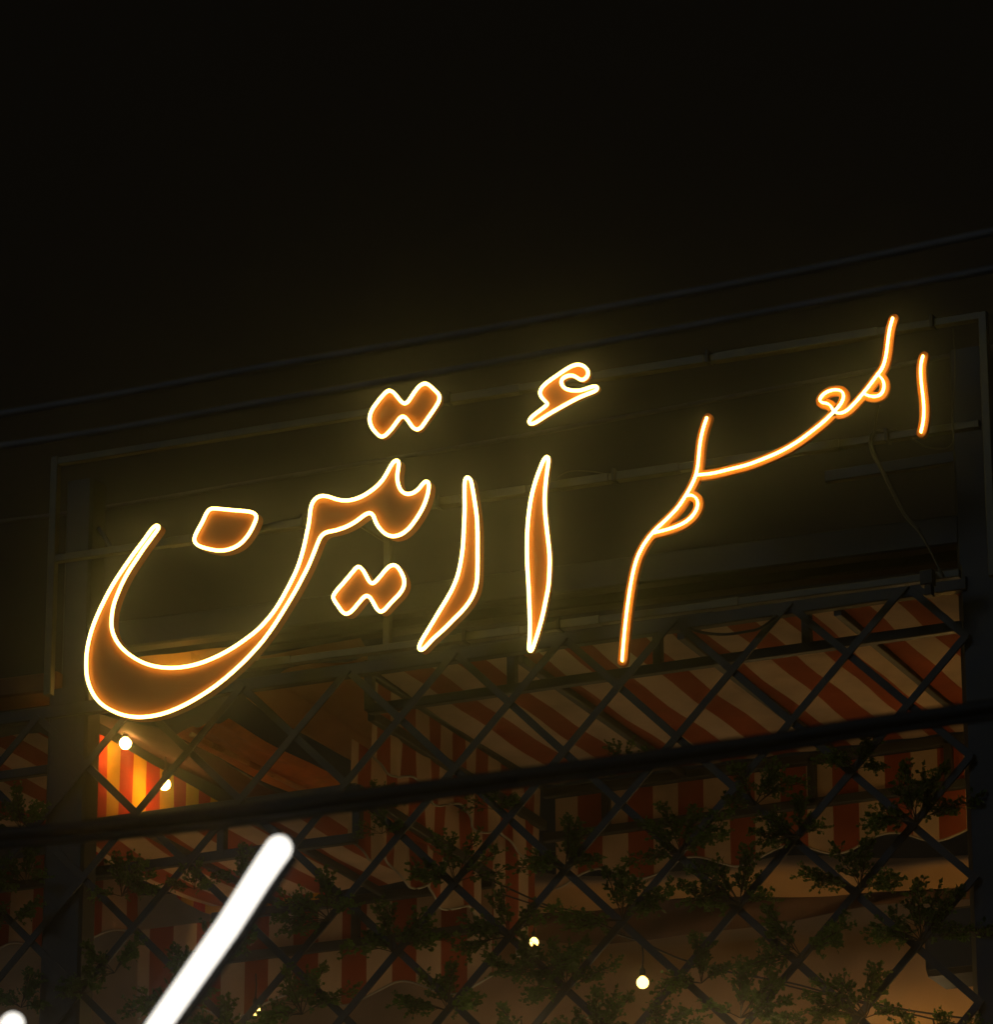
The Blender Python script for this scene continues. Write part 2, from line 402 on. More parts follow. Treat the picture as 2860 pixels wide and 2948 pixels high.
# ------------------------------------------------------------------ sign frame
YR = -0.15
t = thing('sign_rack', 'thin rectangular steel tube frame that carries the neon letters', 'sign rack', at(165, 1990, YR))
def bar(name, pa, pb, w, d, parent, m, Y=YR, Yb=None):
    b = MB(); b.frame_box(at(*pa, Y), at(*pb, Y if Yb is None else Yb), d, w); return b.build(name, m, parent)
def pbar(name, A, B, w, d, parent, m):
    b = MB(); b.frame_box(A, B, w, d); return b.build(name, m, parent)
bar('rail', (172, 1330), (2822, 912), 0.036, 0.04, t, M_RAIL)
bar('rail', (165, 1610), (2822, 1222), 0.036, 0.04, t, M_RAIL)
bar('rail', (690, 1922), (2765, 1652), 0.036, 0.04, t, M_RAIL)
def vbar(name, px, y0, y1, w, d, parent, m, Y):
    A = at(px, y0, Y); B = at(px, y1, Y); B.x = A.x = (A.x + B.x) / 2
    b = MB(); b.frame_box(A, B, w, d); return b.build(name, m, parent)
A = at(162, 1318, YR); pbar('post', A, Vector((A.x, A.y, at(150, 2000, YR).z)), 0.04, 0.04, t, M_RAIL)
A = at(2832, 902, YR); pbar('post', A, Vector((A.x, A.y, at(2850, 1660, YR).z)), 0.04, 0.04, t, M_RAIL)
A = at(1118, 1545, YR + .05); pbar('upright', A, Vector((A.x, A.y, at(1118, 1850, YR).z)), 0.034, 0.034, t, M_RAIL)
A = at(1040, 1515, YR); pbar('brace', A, at(1117, 1563, YR + .05), 0.012, 0.012, t, M_RAIL)
# bright clamp sleeves slid over the rails where letters are fixed
def sleeve(xa, xb, line):
    x0, y0, k = line
    bar('sleeve', (xa, y0 + k * (xa - x0)), (xb, y0 + k * (xb - x0)), 0.042, 0.048, t, M_RAIL, Y=YR - 0.003)
TOPL, MIDL, LOWL = (172, 1330, -0.15774), (165, 1610, -0.14603), (690, 1922, -0.13012)
for xa, xb, ln in [(785, 880, MIDL), (1258, 1330, MIDL), (1400, 1520, MIDL), (1612, 1755, MIDL), (1780, 1960, MIDL), (490, 555, MIDL), (2330, 2420, MIDL),
                   (1320, 1500, LOWL), (1603, 1730, LOWL), (750, 840, LOWL), (2050, 2130, LOWL), (1285, 1500, TOPL), (1735, 2030, TOPL), (2060, 2530, TOPL)]:
    sleeve(xa, xb, ln)
# small black clips that tie the letters to the rails
for x, ln in [(1268, MIDL), (1775, MIDL), (1345, LOWL), (1616, LOWL), (880, MIDL), (1300, TOPL), (2045, TOPL), (2690, TOPL), (600, MIDL), (2560, MIDL)]:
    p = at(x, ln[1] + ln[2] * (x - ln[0]), YR)
    pbar('clip', p + Vector((0, -.012, -.028)), p + Vector((0, -.012, .032)), .014, .062, t, M_DARK)
# ------------------------------------------------------------------ portal frame behind the sign
t = thing('steel_portal', 'grey painted steel portal of two posts and a broad beam behind the neon letters', 'steel frame', at(250, 2000, .3))
def vpost(name, px, ptop, zbot, w, d, parent, Y, m=M_STEEL):
    A = at(px, ptop, Y); return pbar(name, A, Vector((A.x, A.y, zbot)), w, d, parent, m)
vpost('post', 250, 1395, 6.2, 0.15, 0.15, t, .38)
vpost('post', 2800, 1020, 6.2, 0.17, 0.17, t, .38)
A = at(262, 1846, .34); B = at(2766, 1532, .34)
pbar('beam', A, B, 0.09, 0.140, t, M_STEEL)
A = at(262, 1905, .50); B = at(2766, 1595, .50)
pbar('beam', A, B, 0.10, 0.09, t, M_STEEL)
pbar('bracket', at(2380, 1375, .36), at(2768, 1315, .36), 0.04, 0.055, t, M_STEEL)
pbar('brace', at(285, 1520, .36), at(330, 1590, .36), 0.02, 0.02, t, M_STEEL)

# ------------------------------------------------------------------ lattice screens
AL = 0.548; X0 = -8.728; Z0 = 8.516
def lattice(label, xl, xr, zb, zt, ox, oz, rails, posts):
    t = thing('trellis_screen', label, 'trellis', ((xl + xr) / 2, 0, zb))
    for fam in (0, 1):
        for k in range(-16, 15):
            # fam0: x-ox-(z-oz)=k*AL (rises to the right); fam1: x-ox+(z-oz)=k*AL
            c = k * AL
            pts = []
            s = 1 if fam == 0 else -1
            # x = ox + c + s*(z-oz)
            za, zc_ = zb, zt
            xa, xb = ox + c + s * (za - oz), ox + c + s * (zc_ - oz)
            # clip
            def clip(xa, za, xb, zb_):
                if xa > xb: xa, za, xb, zb_ = xb, zb_, xa, za
                if xb <= xl or xa >= xr: return None
                if xa < xl: za += (zb_ - za) * (xl - xa) / (xb - xa); xa = xl
                if xb > xr: zb_ = za + (zb_ - za) * (xr - xa) / (xb - xa); xb = xr
                return xa, za, xb, zb_
            r = clip(xa, za, xb, zc_)
            if not r or abs(r[2] - r[0]) < .05: continue
            jx = random.uniform(-.007, .007); jz = random.uniform(-.007, .007)
            Y = 0.0 if fam == 0 else 0.012
            b = MB(); b.frame_box((r[0], Y, r[1] + jx), (r[2], Y, r[3] + jz), 0.010, 0.034, up=Vector((0, 0, 1)))
            b.build('slat', M_STEEL, t)
            # screw heads at crossings are tiny: skipped
    for (A, B, w, d) in rails: pbar('rail', A, B, w, d, t, M_STEEL)
    for (X, zt2, w) in posts: pbar('post', Vector((X, 0.097, 6.2)), Vector((X, 0.097, zt2)), w, 0.14, t, M_STEEL)
    return t
xl, xr = -12.62, -6.53
lattice('dark steel lattice screen of crossed slats across the terrace front, under the neon letters', xl, xr, 6.6, 8.80, X0, Z0,
        [(Vector((xl, 0.035, 8.83)), Vector((xr, 0.035, 8.765)), 0.05, 0.062), (Vector((xl, 0.03, 6.6)), Vector((xr, 0.03, 6.6)), 0.05, 0.06)],
        [(at(196, 2300, .06).x, 8.93, 0.215), (at(2792, 2300, .06).x + .11, 8.86, 0.215)])
# left-hand flat beam above the narrow bay
t = thing('lintel_beam', 'flat brownish beam at the left edge beside the thick post', 'beam', at(0, 2000, .3))
pbar('beam', at(-60, 2008, .34), at(190, 1976, .34), 0.2, 0.10, t, mat('brown_timber', (0.22, 0.10, 0.04), rough=.7, bump=.2))

# ------------------------------------------------------------------ awnings
PER = 0.272
def hstripe(name, z, xa, xb, ya, yb, parent, m=M_STRIPE, slope=0.0, ph=0.0, sag=0.012):
    b = MB()
    def fn(u, v):
        X = xa + (xb - xa) * u; Y = ya + (yb - ya) * v
        s = math.sin(math.pi * v)
        return (X + 0.006 * math.sin(Y * 9 + X * 3), Y, z + slope * (X - xa) - sag * s * (1 + .6 * math.sin(X * 5)) + 0.004 * math.sin(X * 23 + Y * 4))
    b.grid(fn, 90, 14, lambda u, v: (((xa + (xb - xa) * u) / PER + ph), (ya + (yb - ya) * v)))
    return b.build(name, m, parent, smooth=True)
def valance(parent, P0, P1, ztop, ztop2, drop, ph, amp, scper, scph, wave=0.012, wfreq=14, n=110, m=M_STRIPE, trim=True, wf2=0.0, per=PER):
    """vertical scalloped cloth from P0 to P1 (xy)"""
    P0 = Vector(P0); P1 = Vector(P1); L = (P1 - P0).length; d = (P1 - P0) / L; nn = Vector((-d.y, d.x))
    def bot(s):
        return drop + amp * (0.5 - 0.5 * math.cos(2 * math.pi * (s / scper + scph)))
    def fn(u, v):
        s = L * u; q = P0 + d * s
        w = wave * (0.25 + v) * (math.sin(wfreq * s + 1.3 * v) + 0.5 * math.sin(wfreq * 2.3 * s + 1) )
        q = q + nn * w + d * (wf2 * v * math.sin(wfreq * .7 * s + 2))
        zt = ztop + (ztop2 - ztop) * u
        return (q.x, q.y, zt - bot(s) * v)
    b = MB(); b.grid(fn, n, 10, lambda u, v: (L * u / per + ph, v))
    o = b.build('valance', m, parent, smooth=True)
    if trim:
        b = MB(); pts = []
        for i in range(n + 1):
            p = fn(i / n, 1.0); pts.append((p[0], p[1] - 0.004, p[2] - .002))
        b.tube(pts, 0.006, n=5); b.build('trim', M_TRIM, o, smooth=True) if False else link('trim', b.mesh('trim', M_TRIM, True), o, Vector((0, 0, 0)))
    return o

# right-hand flat awning
z1 = 8.86
t = thing('striped_awning', 'wide red and cream striped awning behind the lattice at the right', 'awning', (-8, 0.3, z1))
hstripe('canopy', z1, -9.53, -6.35, 0.22, 2.2, t, slope=-0.012, ph=0.05)
pbar('frame_bar', Vector((-9.54, 0.22, 8.90)), Vector((-6.55, 0.22, 8.84)), 0.045, 0.05, t, M_STEEL)
pbar('frame_bar', Vector((-9.54, 0.22, 8.665)), Vector((-6.55, 0.22, 8.64)), 0.045, 0.045, t, M_STEEL)
for px in (1065, 1476, 1897, 2328):
    q = at(px, 1950, .22); pbar('upright', Vector((q.x, .22, 8.66)), Vector((q.x, .22, 8.90)), 0.042, 0.042, t, M_STEEL)
pbar('side_bar', Vector((-9.545, 0.25, 8.86)), Vector((-9.545, 2.2, 8.86)), 0.035, 0.05, t, M_STEEL)
pbar('side_bar', Vector((-9.545, 0.25, 8.645)), Vector((-9.545, 2.2, 8.645)), 0.035, 0.05, t, M_STEEL)
for X in (-8.78, -7.98, -7.22):
    pbar('rafter', Vector((X, 0.25, 8.81)), Vector((X, 2.2, 8.81)), 0.035, 0.04, t, M_STEEL)
pbar('frame_bar', Vector((-9.54, 2.2, 8.81)), Vector((-6.3, 2.2, 8.79)), 0.04, 0.045, t, M_STEEL)
pbar('frame_bar', Vector((-9.54, 2.2, 8.58)), Vector((-6.3, 2.2, 8.565)), 0.04, 0.045, t, M_STEEL)
for px in (1745, 2340, 2735):
    q = at(px, 2250, 2.2); pbar('upright', Vector((q.x, 2.2, 8.57)), Vector((q.x, 2.2, 8.80)), 0.04, 0.04, t, M_STEEL)
valance(t, (-9.5, 2.24), (-6.2, 2.24), 8.79, 8.77, 0.39, 0.05, 0.075, 0.515, 0.568, wave=0.006)
# side valances running inwards on the left flank of that awning
valance(t, (-9.56, 0.30), (-9.56, 2.2), 8.85, 8.85, 0.36, 0.3, 0.07, 0.5, 0.1, wave=0.010, wfreq=17, wf2=0.02)
t = thing('striped_curtain', 'wavy red and cream striped side curtain below the corner of the wide awning', 'curtain', (-9.6, .5, 8.4))
q0 = at(1000, 2330, .9); q1 = at(1420, 2450, .9)
valance(t, (-9.66, 0.28), (-9.66, 2.35), 8.56, 8.53, 0.47, 0.2, 0.07, 0.42, 0.0, wave=0.018, wfreq=13, wf2=0.03)

# lower left awning
z2 = 8.29
t = thing('striped_awning', 'lower red and cream striped awning between the thick post and the big wide awning', 'awning', (-10.3, 0.3, z2))
hstripe('canopy', z2, -11.15, -9.62, 0.22, 1.7, t, ph=0.35, sag=0.03)
for (Y, za, zb_) in ((.22, 8.30, 8.06), (1.72, 8.24, 8.02)):
    pbar('frame_bar', Vector((-11.15, Y, za)), Vector((-9.60, Y, za - .01)), 0.04, 0.045, t, M_STEEL)
    pbar('frame_bar', Vector((-11.15, Y, zb_)), Vector((-9.60, Y, zb_ - .01)), 0.04, 0.045, t, M_STEEL)
for px in (640, 1030):
    q = at(px, 2430, .22); pbar('upright', Vector((q.x, .22, 8.05)), Vector((q.x, .22, 8.30)), 0.042, 0.042, t, M_STEEL)
for Xr in (-10.75, -10.2): pbar('rafter', Vector((Xr, 0.25, 8.25)), Vector((Xr, 1.7, 8.25)), 0.03, 0.035, t, M_STEEL)
pbar('side_bar', Vector((-9.60, 0.25, 8.28)), Vector((-9.60, 1.7, 8.26)), 0.035, 0.045, t, M_STEEL)
valance(t, (-11.6, 1.76), (-9.62, 1.76), 8.24, 8.22, 0.42, 0.25, 0.09, 0.60, 0.55, wave=0.008)
pbar('upright', Vector((-10.35, 1.72, 8.02)), Vector((-10.35, 1.72, 8.24)), 0.04, 0.04, t, M_STEEL)

# far-left awning in the narrow bay
t = thing('striped_awning', 'piece of striped awning seen at the left edge behind the narrow lattice', 'awning', (-12, 0.3, 8.8))
hstripe('canopy', 8.80, -13.2, -11.3, 0.22, 1.7, t, ph=0.1)
pbar('frame_bar', Vector((-13.2, .22, 8.62)), Vector((-11.2, .22, 8.60)), 0.04, 0.045, t, M_STEEL)
pbar('frame_bar', Vector((-13.2, 1.7, 8.55)), Vector((-11.2, 1.7, 8.53)), 0.04, 0.045, t, M_STEEL)
valance(t, (-13.4, 1.74), (-11.6, 1.74), 8.70, 8.70, 0.45, 0.1, 0.07, 0.6, 0.2, wave=0.01)

# lit curtain on the flank of the terrace
t = thing('striped_curtain', 'brightly lit red and yellow striped curtain beside two glowing bulbs', 'curtain', (-11.26, .5, 8.4))
valance(t, (-11.257, 0.34), (-11.257, 3.2), 8.925, 8.935, 0.60, 0.35, 0.02, 0.9, 0.0, wave=0.012, wfreq=9, n=160, trim=False, wf2=0.02, m=M_STRIPE2)

# ------------------------------------------------------------------ folded plain canopy left of the wide awning
t = thing('folded_canopy', 'folded plain beige canopy with orange glow tinted into a fold under the neon dots', 'canopy', (-10.3, .3, 8.9))
def sweep_fold(name, prof, y0, y1, rise, m=M_CREAM, sh=0.0):
    b = MB()
    pp = [Vector((x, z)) for x, z in prof]
    # resample smooth
    out = []
    for i in range(len(pp) - 1):
        p0 = pp[max(i - 1, 0)]; p1 = pp[i]; p2 = pp[i + 1]; p3 = pp[min(i + 2, len(pp) - 1)]
        for k in range(5):
            s = k / 5
            out.append(0.5 * ((2 * p1) + (p2 - p0) * s + (2 * p0 - 5 * p1 + 4 * p2 - p3) * s * s + (3 * p1 - p0 - 3 * p2 + p3) * s ** 3))
    out.append(pp[-1]); n = len(out) - 1
    def fn(u, v):
        q = out[int(round(u * n))]; Y = y0 + (y1 - y0) * v
        return (q.x + sh * v + 0.008 * math.sin(Y * 7 + q.x * 11), Y, q.y + rise * v - 0.02 * math.sin(math.pi * v))
    b.grid(fn, n, 16)
    return b.build(name, m, t, smooth=True)
sweep_fold('fabric_fold', [(-9.60,9.03),(-9.75,8.99),(-9.95,9.01),(-10.08,9.0),(-10.13,8.955),(-10.17,8.965),(-10.24,8.93),(-10.28,8.89),(-10.30,8.89)], .42, 1.75, .03)
sweep_fold('fabric_fold', [(-10.33,8.755),(-10.38,8.735),(-10.43,8.75),(-10.48,8.73),(-10.52,8.74),(-10.60,8.71)], .3, 1.9, .08, m=M_GLOW_FOLD)
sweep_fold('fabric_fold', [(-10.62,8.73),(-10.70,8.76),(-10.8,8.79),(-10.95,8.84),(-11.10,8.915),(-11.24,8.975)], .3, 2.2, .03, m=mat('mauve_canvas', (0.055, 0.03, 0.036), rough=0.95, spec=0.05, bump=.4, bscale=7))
sweep_fold('fabric_fold', [(-9.65,9.07),(-9.9,9.065),(-10.1,9.055),(-10.28,9.06)], .34, .5, -.01)
b = MB(); b.tube([Vector((-10.52, .3, 8.70)), Vector((-10.52, 2.0, 8.78))], 0.014, n=10); b.build('pole', M_GLINT_METAL, t, smooth=True)
# shiny strip lit by the added bulb, orange glint tinted in
t = thing('metal_flashing', 'strip of shiny metal under the beam with an orange glint tinted in, seen inside the crescent', 'flashing', at(480, 1890, .3))
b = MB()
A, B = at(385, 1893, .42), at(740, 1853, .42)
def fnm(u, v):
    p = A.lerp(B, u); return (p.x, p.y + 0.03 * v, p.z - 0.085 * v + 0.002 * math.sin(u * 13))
b.grid(fnm, 30, 4); b.build('sheet', M_GLINT_METAL, t, smooth=True)

# ------------------------------------------------------------------ plain cloth ceiling deeper in
def drape(name, top, bot, Y, belly, parent, m=M_CREAM, n=60):
    def interp(pl, x):
        for (a, b_) in zip(pl, pl[1:]):
            if x <= b_[0]:
                s = (x - a[0]) / (b_[0] - a[0]); return a[1] + (b_[1] - a[1]) * s
        return pl[-1][1]
    xa, xb = top[0][0], top[-1][0]
    def fn(u, v):
        x = xa + (xb - xa) * u
        yt, yb = interp(top, x), interp(bot, x)
        p = at(x, yt + (yb - yt) * v, Y)
        return (p.x, p.y - belly * math.sin(math.pi * v) + 0.03 * math.sin(u * 17 + v * 4), p.z)
    b = MB(); b.grid(fn, n, 12); return b.build(name, m, parent, smooth=True)
t = thing('cloth_ceiling', 'plain cream cloth ceiling glowing orange deep inside at the lower right', 'canopy', (-9, 4, 8))
drape('cloth_panel', [(1380,2470),(1500,2497),(1620,2520),(1800,2528),(2000,2500),(2250,2465),(2500,2468),(2870,2462)],
      [(1380,2600),(1518,2632),(1743,2614),(1950,2590),(2181,2578),(2394,2579),(2600,2568),(2870,2540)], 4.0, .16, t)
drape('cloth_panel', [(-150,2600),(600,2570),(1300,2620),(1700,2712),(1900,2700),(2150,2662),(2500,2604),(2870,2560)],
      [(-150,3300),(2870,3300)], 4.6, .25, t)
q = thing('ceiling_beam', 'dark timber beam between the two plain cloth panels', 'beam', (-9, 4.2, 8.6))
drape('beam_face', [(1300,2600),(1518,2628),(1743,2611),(1950,2586),(2181,2575),(2394,2575),(2870,2530)],
      [(1300,2680),(1700,2718),(1900,2706),(2150,2668),(2500,2612),(2870,2575)], 4.25, .02, q, m=mat('dark_timber', (0.12, 0.06, 0.035), rough=0.7, bump=.2))

# ------------------------------------------------------------------ black cabinet
t = thing('wall_cabinet', 'black boxy cabinet hanging behind the foliage by the right post', 'cabinet', at(2740, 2820, 1.2))
b = MB(); A = at(2672, 2640, 1.2); 
b.frame_box(Vector((A.x, 1.3, at(2672, 2720, 1.2).z)), Vector((A.x + .6, 1.3, at(2672, 2720, 1.2).z)), .30, .31); b.build('body', M_DARK, t)
b = MB(); b.frame_box(Vector((A.x + .02, 1.143, at(2672, 2720, 1.2).z)), Vector((A.x + .58, 1.143, at(2672, 2720, 1.2).z)), .012, .27); b.build('front_panel', M_STEEL, t)

# ------------------------------------------------------------------ bulbs
def bulb(label, px, py, Y, cord_up=0.14, r=0.0285, pos=None, m=None):
    c = at(px, py, Y) if pos is None else Vector(pos)
    t = thing('hanging_bulb', label, 'light bulb', c, 'globe bulbs of the string lights')
    b = MB(); prof = []
    for k in range(0, 17):
        a = -math.pi / 2 + math.pi * k / 19
        prof.append((max(0.001, r * math.cos(a)), r * math.sin(a)))
    prof.append((r * .42, r * 1.02)); 
    b.lathe(c, prof, n=24); b.build('globe', m or M_BULB, t, smooth=True)
    b = MB(); b.lathe(c + Vector((0, 0, r * 1.0)), [(r * .46, 0), (r * .52, r * .3), (r * .48, r * 1.2), (r * .22, r * 1.5), (r * .15, r * 1.9)], n=12); b.build('socket', M_DARK, t, smooth=True)
    b = MB(); b.tube([c + Vector((0, 0, r * 2.6)), c + Vector((0.004, 0, r * 2.6 + cord_up * .5)), c + Vector((0, 0, r * 2.6 + cord_up))], 0.004, n=5); b.build('cord', M_CORD, t)
    return t, c + Vector((0, 0, r * 2.6 + cord_up))
tops = {}
_, tops['a'] = bulb('upper of the two bright bulbs by the lit striped curtain', 361, 2140, .76, 0.02, m=M_BULB2)
_, tops['b'] = bulb('lower of the two bright bulbs by the lit striped curtain', 474, 2258, 1.15, 0.10, m=M_BULB2)
_, tops['c'] = bulb('bare glowing bulb hanging on a cord low at the centre right', 1851, 2828, 1.2, 0.12, m=M_BULB3)
_, tops['d'] = bulb('small glowing bulb half hidden by leaves at the bottom, right of the white strip', 735, 2908, 1.1, 0.12, r=0.024, m=M_BULB3)
_, tops['e'] = bulb('glowing bulb almost wholly covered by leaves left of the bare hanging bulb', 1538, 2712, 1.4, 0.08, r=0.022, m=M_BULB3)
_, tops['f'] = bulb('added bulb hidden behind the bowl of the big crescent letter', 480, 1966, .37, 0.01, r=0.022, m=M_BULB2)  # unseen bulb added so the strip above it lights up
_, tops['g'] = bulb('bulb just under the picture beside the leaves lit bright green', 2690, 3005, .10, 0.04, r=0.026, m=M_BULB2)
EXTRA = [(-10.6, 1.0, 7.2), (-9.4, 1.6, 7.3), (-8.5, 2.4, 7.35), (-7.5, 1.4, 7.0), (-9.9, 3.0, 7.5), (-8.9, 3.4, 7.6), (-7.9, 3.2, 7.45), (-11.9, 1.0, 7.3), (-7.6, 2.4, 7.2), (-8.2, 0.6, 6.9), (-7.6, 3.9, 7.55), (-8.5, 4.0, 7.68), (-7.05, 3.5, 7.35)]  # unseen bulbs added below the view to light awnings and cloth
EXL = ['by the thick post', 'under the side curtain', 'under the middle of the big awning', 'near the right front', 'deep at the left', 'deep in the middle', 'deep at the right', 'in the narrow left bay', 'halfway in at right', 'nearest the lattice', 'right of the two by the back cloth', 'left of the two by the back cloth', 'deep by the right post']
for i, p in enumerate(EXTRA):
    bulb(None, 0, 0, 0, 0.12, pos=p, m=M_BULB2 if i > 9 else None)[0]['label'] = 'added unseen bulb hanging lower in the terrace, ' + EXL[i]
bulb('added bulb hidden behind the right post, lighting the last stripes of the wide awning', 2826, 2330, 1.6, 0.06, r=0.028, m=M_BULB2)  # added out of sight to brighten the end of the valance
for i, p in enumerate([(-9.9, -.3, 6.72), (-8.7, -.3, 6.68), (-7.5, -.3, 6.62), (-11.0, -.3, 6.75)]):  # unseen bulbs added to light the leaves from below
    bulb(None, 0, 0, 0, 0.05, pos=p)[0]['label'] = 'added unseen bulb on the street side of the lattice, ' + ['left of its middle', 'right of its middle', 'near its right end', 'near its left end'][i]
# string light wires
def wire(name, label, pts, r, m=M_CORD, cat='cable', n=6, sub=6):
    pts = [Vector(p) for p in pts]; out = []
    for i in range(len(pts) - 1):
        p0 = pts[max(i - 1, 0)]; p1 = pts[i]; p2 = pts[i + 1]; p3 = pts[min(i + 2, len(pts) - 1)]
        for k in range(sub):
            s = k / sub
            out.append(0.5 * ((2 * p1) + (p2 - p0) * s + (2 * p0 - 5 * p1 + 4 * p2 - p3) * s * s + (3 * p1 - p0 - 3 * p2 + p3) * s ** 3))
    out.append(pts[-1])
    b = MB(); b.tube(out, r, n=n)
    return tag(b.build(name, m, None, smooth=True), label, cat)
wire('light_string', 'black wire that links the two bright bulbs by the lit curtain', [at(262, 2068, .8), at(300, 2078, .8), tops['a'], at(400, 2088, .9), at(455, 2120, 1.0), tops['b'] + Vector((0, 0, .0)), at(560, 2170, 1.15), at(650, 2200, 1.1), at(760, 2260, .9), at(860, 2310, 1.0)], 0.0045, cat='wire')
wire('light_string', 'thin wire sagging above the bare hanging bulb at the lower right', [at(1380, 2520, 1.2), at(1440, 2545, 1.2), at(1560, 2600, 1.2), at(1700, 2655, 1.2), at(1790, 2692, 1.2), tops['c'], at(1960, 2760, 1.2), at(2110, 2800, 1.25), at(2280, 2830, 1.3), at(2420, 2868, 1.3), at(2600, 2905, 1.3), at(2790, 2932, 1.3)], 0.0045, cat='wire')
wire('power_wire', 'second thin wire below the string light wire at the lower right', [at(1450, 2575, 1.25), at(1580, 2615, 1.25), at(1640, 2620, 1.25), at(1800, 2690, 1.25)], 0.004, cat='wire')
wire('power_wire', 'doubled wire crossing the lower right corner behind the leaves', [at(2150, 2800, 1.1), at(2260, 2835, 1.1), at(2420, 2872, 1.1), at(2560, 2905, 1.1), at(2790, 2955, 1.1)], 0.004, cat='wire')
# wires on the sign frame
z7 = lambda pts, Y=YR - .03: [at(x, y, Y) for x, y in zc(2100, 850, 2.1776, pts)]
wire('sign_cable', 'slack olive cable looped over the middle rail and hanging to the lower right', z7([(940,690),(925,760),(912,850),(890,875),(880,920),(900,1000),(950,1090),(1020,1230),(1100,1380),(1190,1480),(1240,1560),(1300,1680),(1340,1760)]), 0.0055, M_RAIL)
wire('sign_cable', 'second slack cable beside the first, tied at the middle rail', z7([(1050,838),(1000,850),(930,850),(905,880),(895,925),(915,1000),(962,1090),(1032,1230),(1110,1375),(1195,1470)]), 0.005, M_RAIL)
wire('sign_cable', 'thin cable hanging in a loop below the single upright stroke', z7([(1405,210),(1418,400),(1412,600),(1400,800),(1410,900),(1380,950),(1320,962),(1230,948),(1150,900)]), 0.004, M_RAIL)
z6 = [at(x, y, YR - .02) for x, y in zc(1400, 1150, 2.376, [(490,530),(560,495),(640,487),(740,495),(830,508),(920,500),(1050,478),(1200,465),(1310,455)])]
wire('sign_cable', 'thin wire arching over the middle rail right of the tall upright letter', z6, 0.0028, M_RAIL)
wire('sign_cable', 'dark cable sagging under the top rail of the lattice', [at(1983, 1808, -.04), at(2030, 1822, -.04), at(2090, 1826, -.04), at(2150, 1818, -.04), at(2190, 1808, -.04), at(2240, 1772, -.04)], 0.007, M_CORD)
# small junction box on the rail at right
t = thing('junction_box', 'small dark clamp box where the cables reach the lower rail at the right', 'junction box', at(2670, 1680, -.2))
b = MB(); A = at(2655, 1668, -.2); b.frame_box(A, A + Vector((.055, 0, -.0)), .05, .07); b.build('body', M_DARK, t)
b = MB(); b.frame_box(A + Vector((.02, -.005, -.06)), A + Vector((.05, -.005, -.06)), .04, .05); b.build('clamp', M_DARK, t)

# ------------------------------------------------------------------ foliage bunches
def bunch_meshes(seed):
    rnd = random.Random(seed)
    st = MB(); lf = MB()
    ns = rnd.randint(9, 12)
    for i in range(ns):
        az = rnd.uniform(-1.35, 1.35) if i > 1 else (-1.2, 1.15)[i]
        ln = rnd.uniform(.12, .21) * (1.0 if abs(az) < .8 else 1.05)
        dirv = Vector((math.sin(az), rnd.uniform(-.55, .3), math.cos(az) * .9 + .1)).normalized()
        p = Vector((0, 0, 0)); pts = [p.copy()]
        seg = 6
        for k in range(seg):
            dirv = (dirv + Vector((rnd.uniform(-.12, .12), rnd.uniform(-.1, .1), rnd.uniform(-.12, .04) - .03 * abs(az)))).normalized()
            p = p + dirv * ln / seg; pts.append(p.copy())
        st.tube(pts, 0.0022, n=3, cap=False)
        twigs = [(pts[k], None) for k in range(2, seg + 1)]
        for k in range(2, seg + 1):
            nt = 3 if k < seg else 5
            for _ in range(nt):
                d2 = (dirv + Vector((rnd.uniform(-1, 1), rnd.uniform(-.7, .5), rnd.uniform(-.7, .8))) * .9).normalized()
                l2 = rnd.uniform(.03, .075)
                q = pts[k] + d2 * l2
                st.tube([pts[k], q], 0.0012, n=3, cap=False)
                for m_ in range(rnd.randint(7, 10)):
                    c = pts[k].lerp(q, rnd.uniform(.35, 1.1))
                    ax = (d2 * .6 + Vector((rnd.uniform(-1, 1), rnd.uniform(-1, 1), rnd.uniform(-.6, 1)))).normalized()
                    L_ = rnd.uniform(.013, .024); w_ = L_ * rnd.uniform(.3, .45)
                    sd = ax.cross(Vector((rnd.uniform(-1, 1), rnd.uniform(-1, 1), rnd.uniform(-1, 1)))).normalized()
                    nn = ax.cross(sd)
                    i0 = lf.add([c, c + ax * L_ * .55 + sd * w_ + nn * .002, c + ax * L_, c + ax * L_ * .55 - sd * w_ + nn * .002])
                    lf.face((i0, i0 + 1, i0 + 2)); lf.face((i0, i0 + 2, i0 + 3))
    return st.mesh('stems', M_STEM), lf.mesh('leaves', M_LEAF)
VAR = [bunch_meshes(100 + s) for s in range(7)]
BASES = [(1083,2325,.6),(1311,2540,1.1),(1795,2225,.65),(1629,2501,1),(1960,2458,1.1),(2465,2214,.8),(2175,2320,1.0),(2305,2412,.9),(2639,2367,1.15),(2477,2560,1.15),(2132,2608,1.15),
         (1794,2651,1.2),(2311,2758,1.15),(2654,2710,1.2),(2493,2930,1.15),(2132,2930,1.1),(2020,2830,.9),(1637,2850,1.0),(1471,2698,1.1),(1290,2910,1.05),(1130,2740,1.15),(950,2650,1.05),
         (870,2920,1.1),(690,2550,.8),(350,2580,.9),(560,2560,.6),(632,2770,1.0),(511,2900,1.1),(650,3000,1.0),(60,2385,1.0),(75,2545,.9),(30,2660,.9),(60,2900,.8),(1905,3000,.9),(1568,2800,1.0),(1500,2805,.8),
         (1500,3010,.9),(2740,3020,.9),(2640,3040,.8),(1100,2400,.5),(1420,2330,.6),(2330,3000,.7),(330,2800,.9),(1720,2990,1.0),(250,2860,.6)]
BASES.sort(key=lambda q: (round((q[1] + .14 * q[0]) / 170.0), q[0]))
ORD = ['leftmost', 'second from left', 'third from left', 'fourth from left', 'fifth from left', 'sixth from left', 'seventh from left', 'eighth from left', 'ninth from left', 'tenth from left', 'eleventh from left', 'twelfth from left', 'thirteenth from left']
rows = {}
for q in BASES: rows.setdefault(round((q[1] + .14 * q[0]) / 170.0), []).append(q)
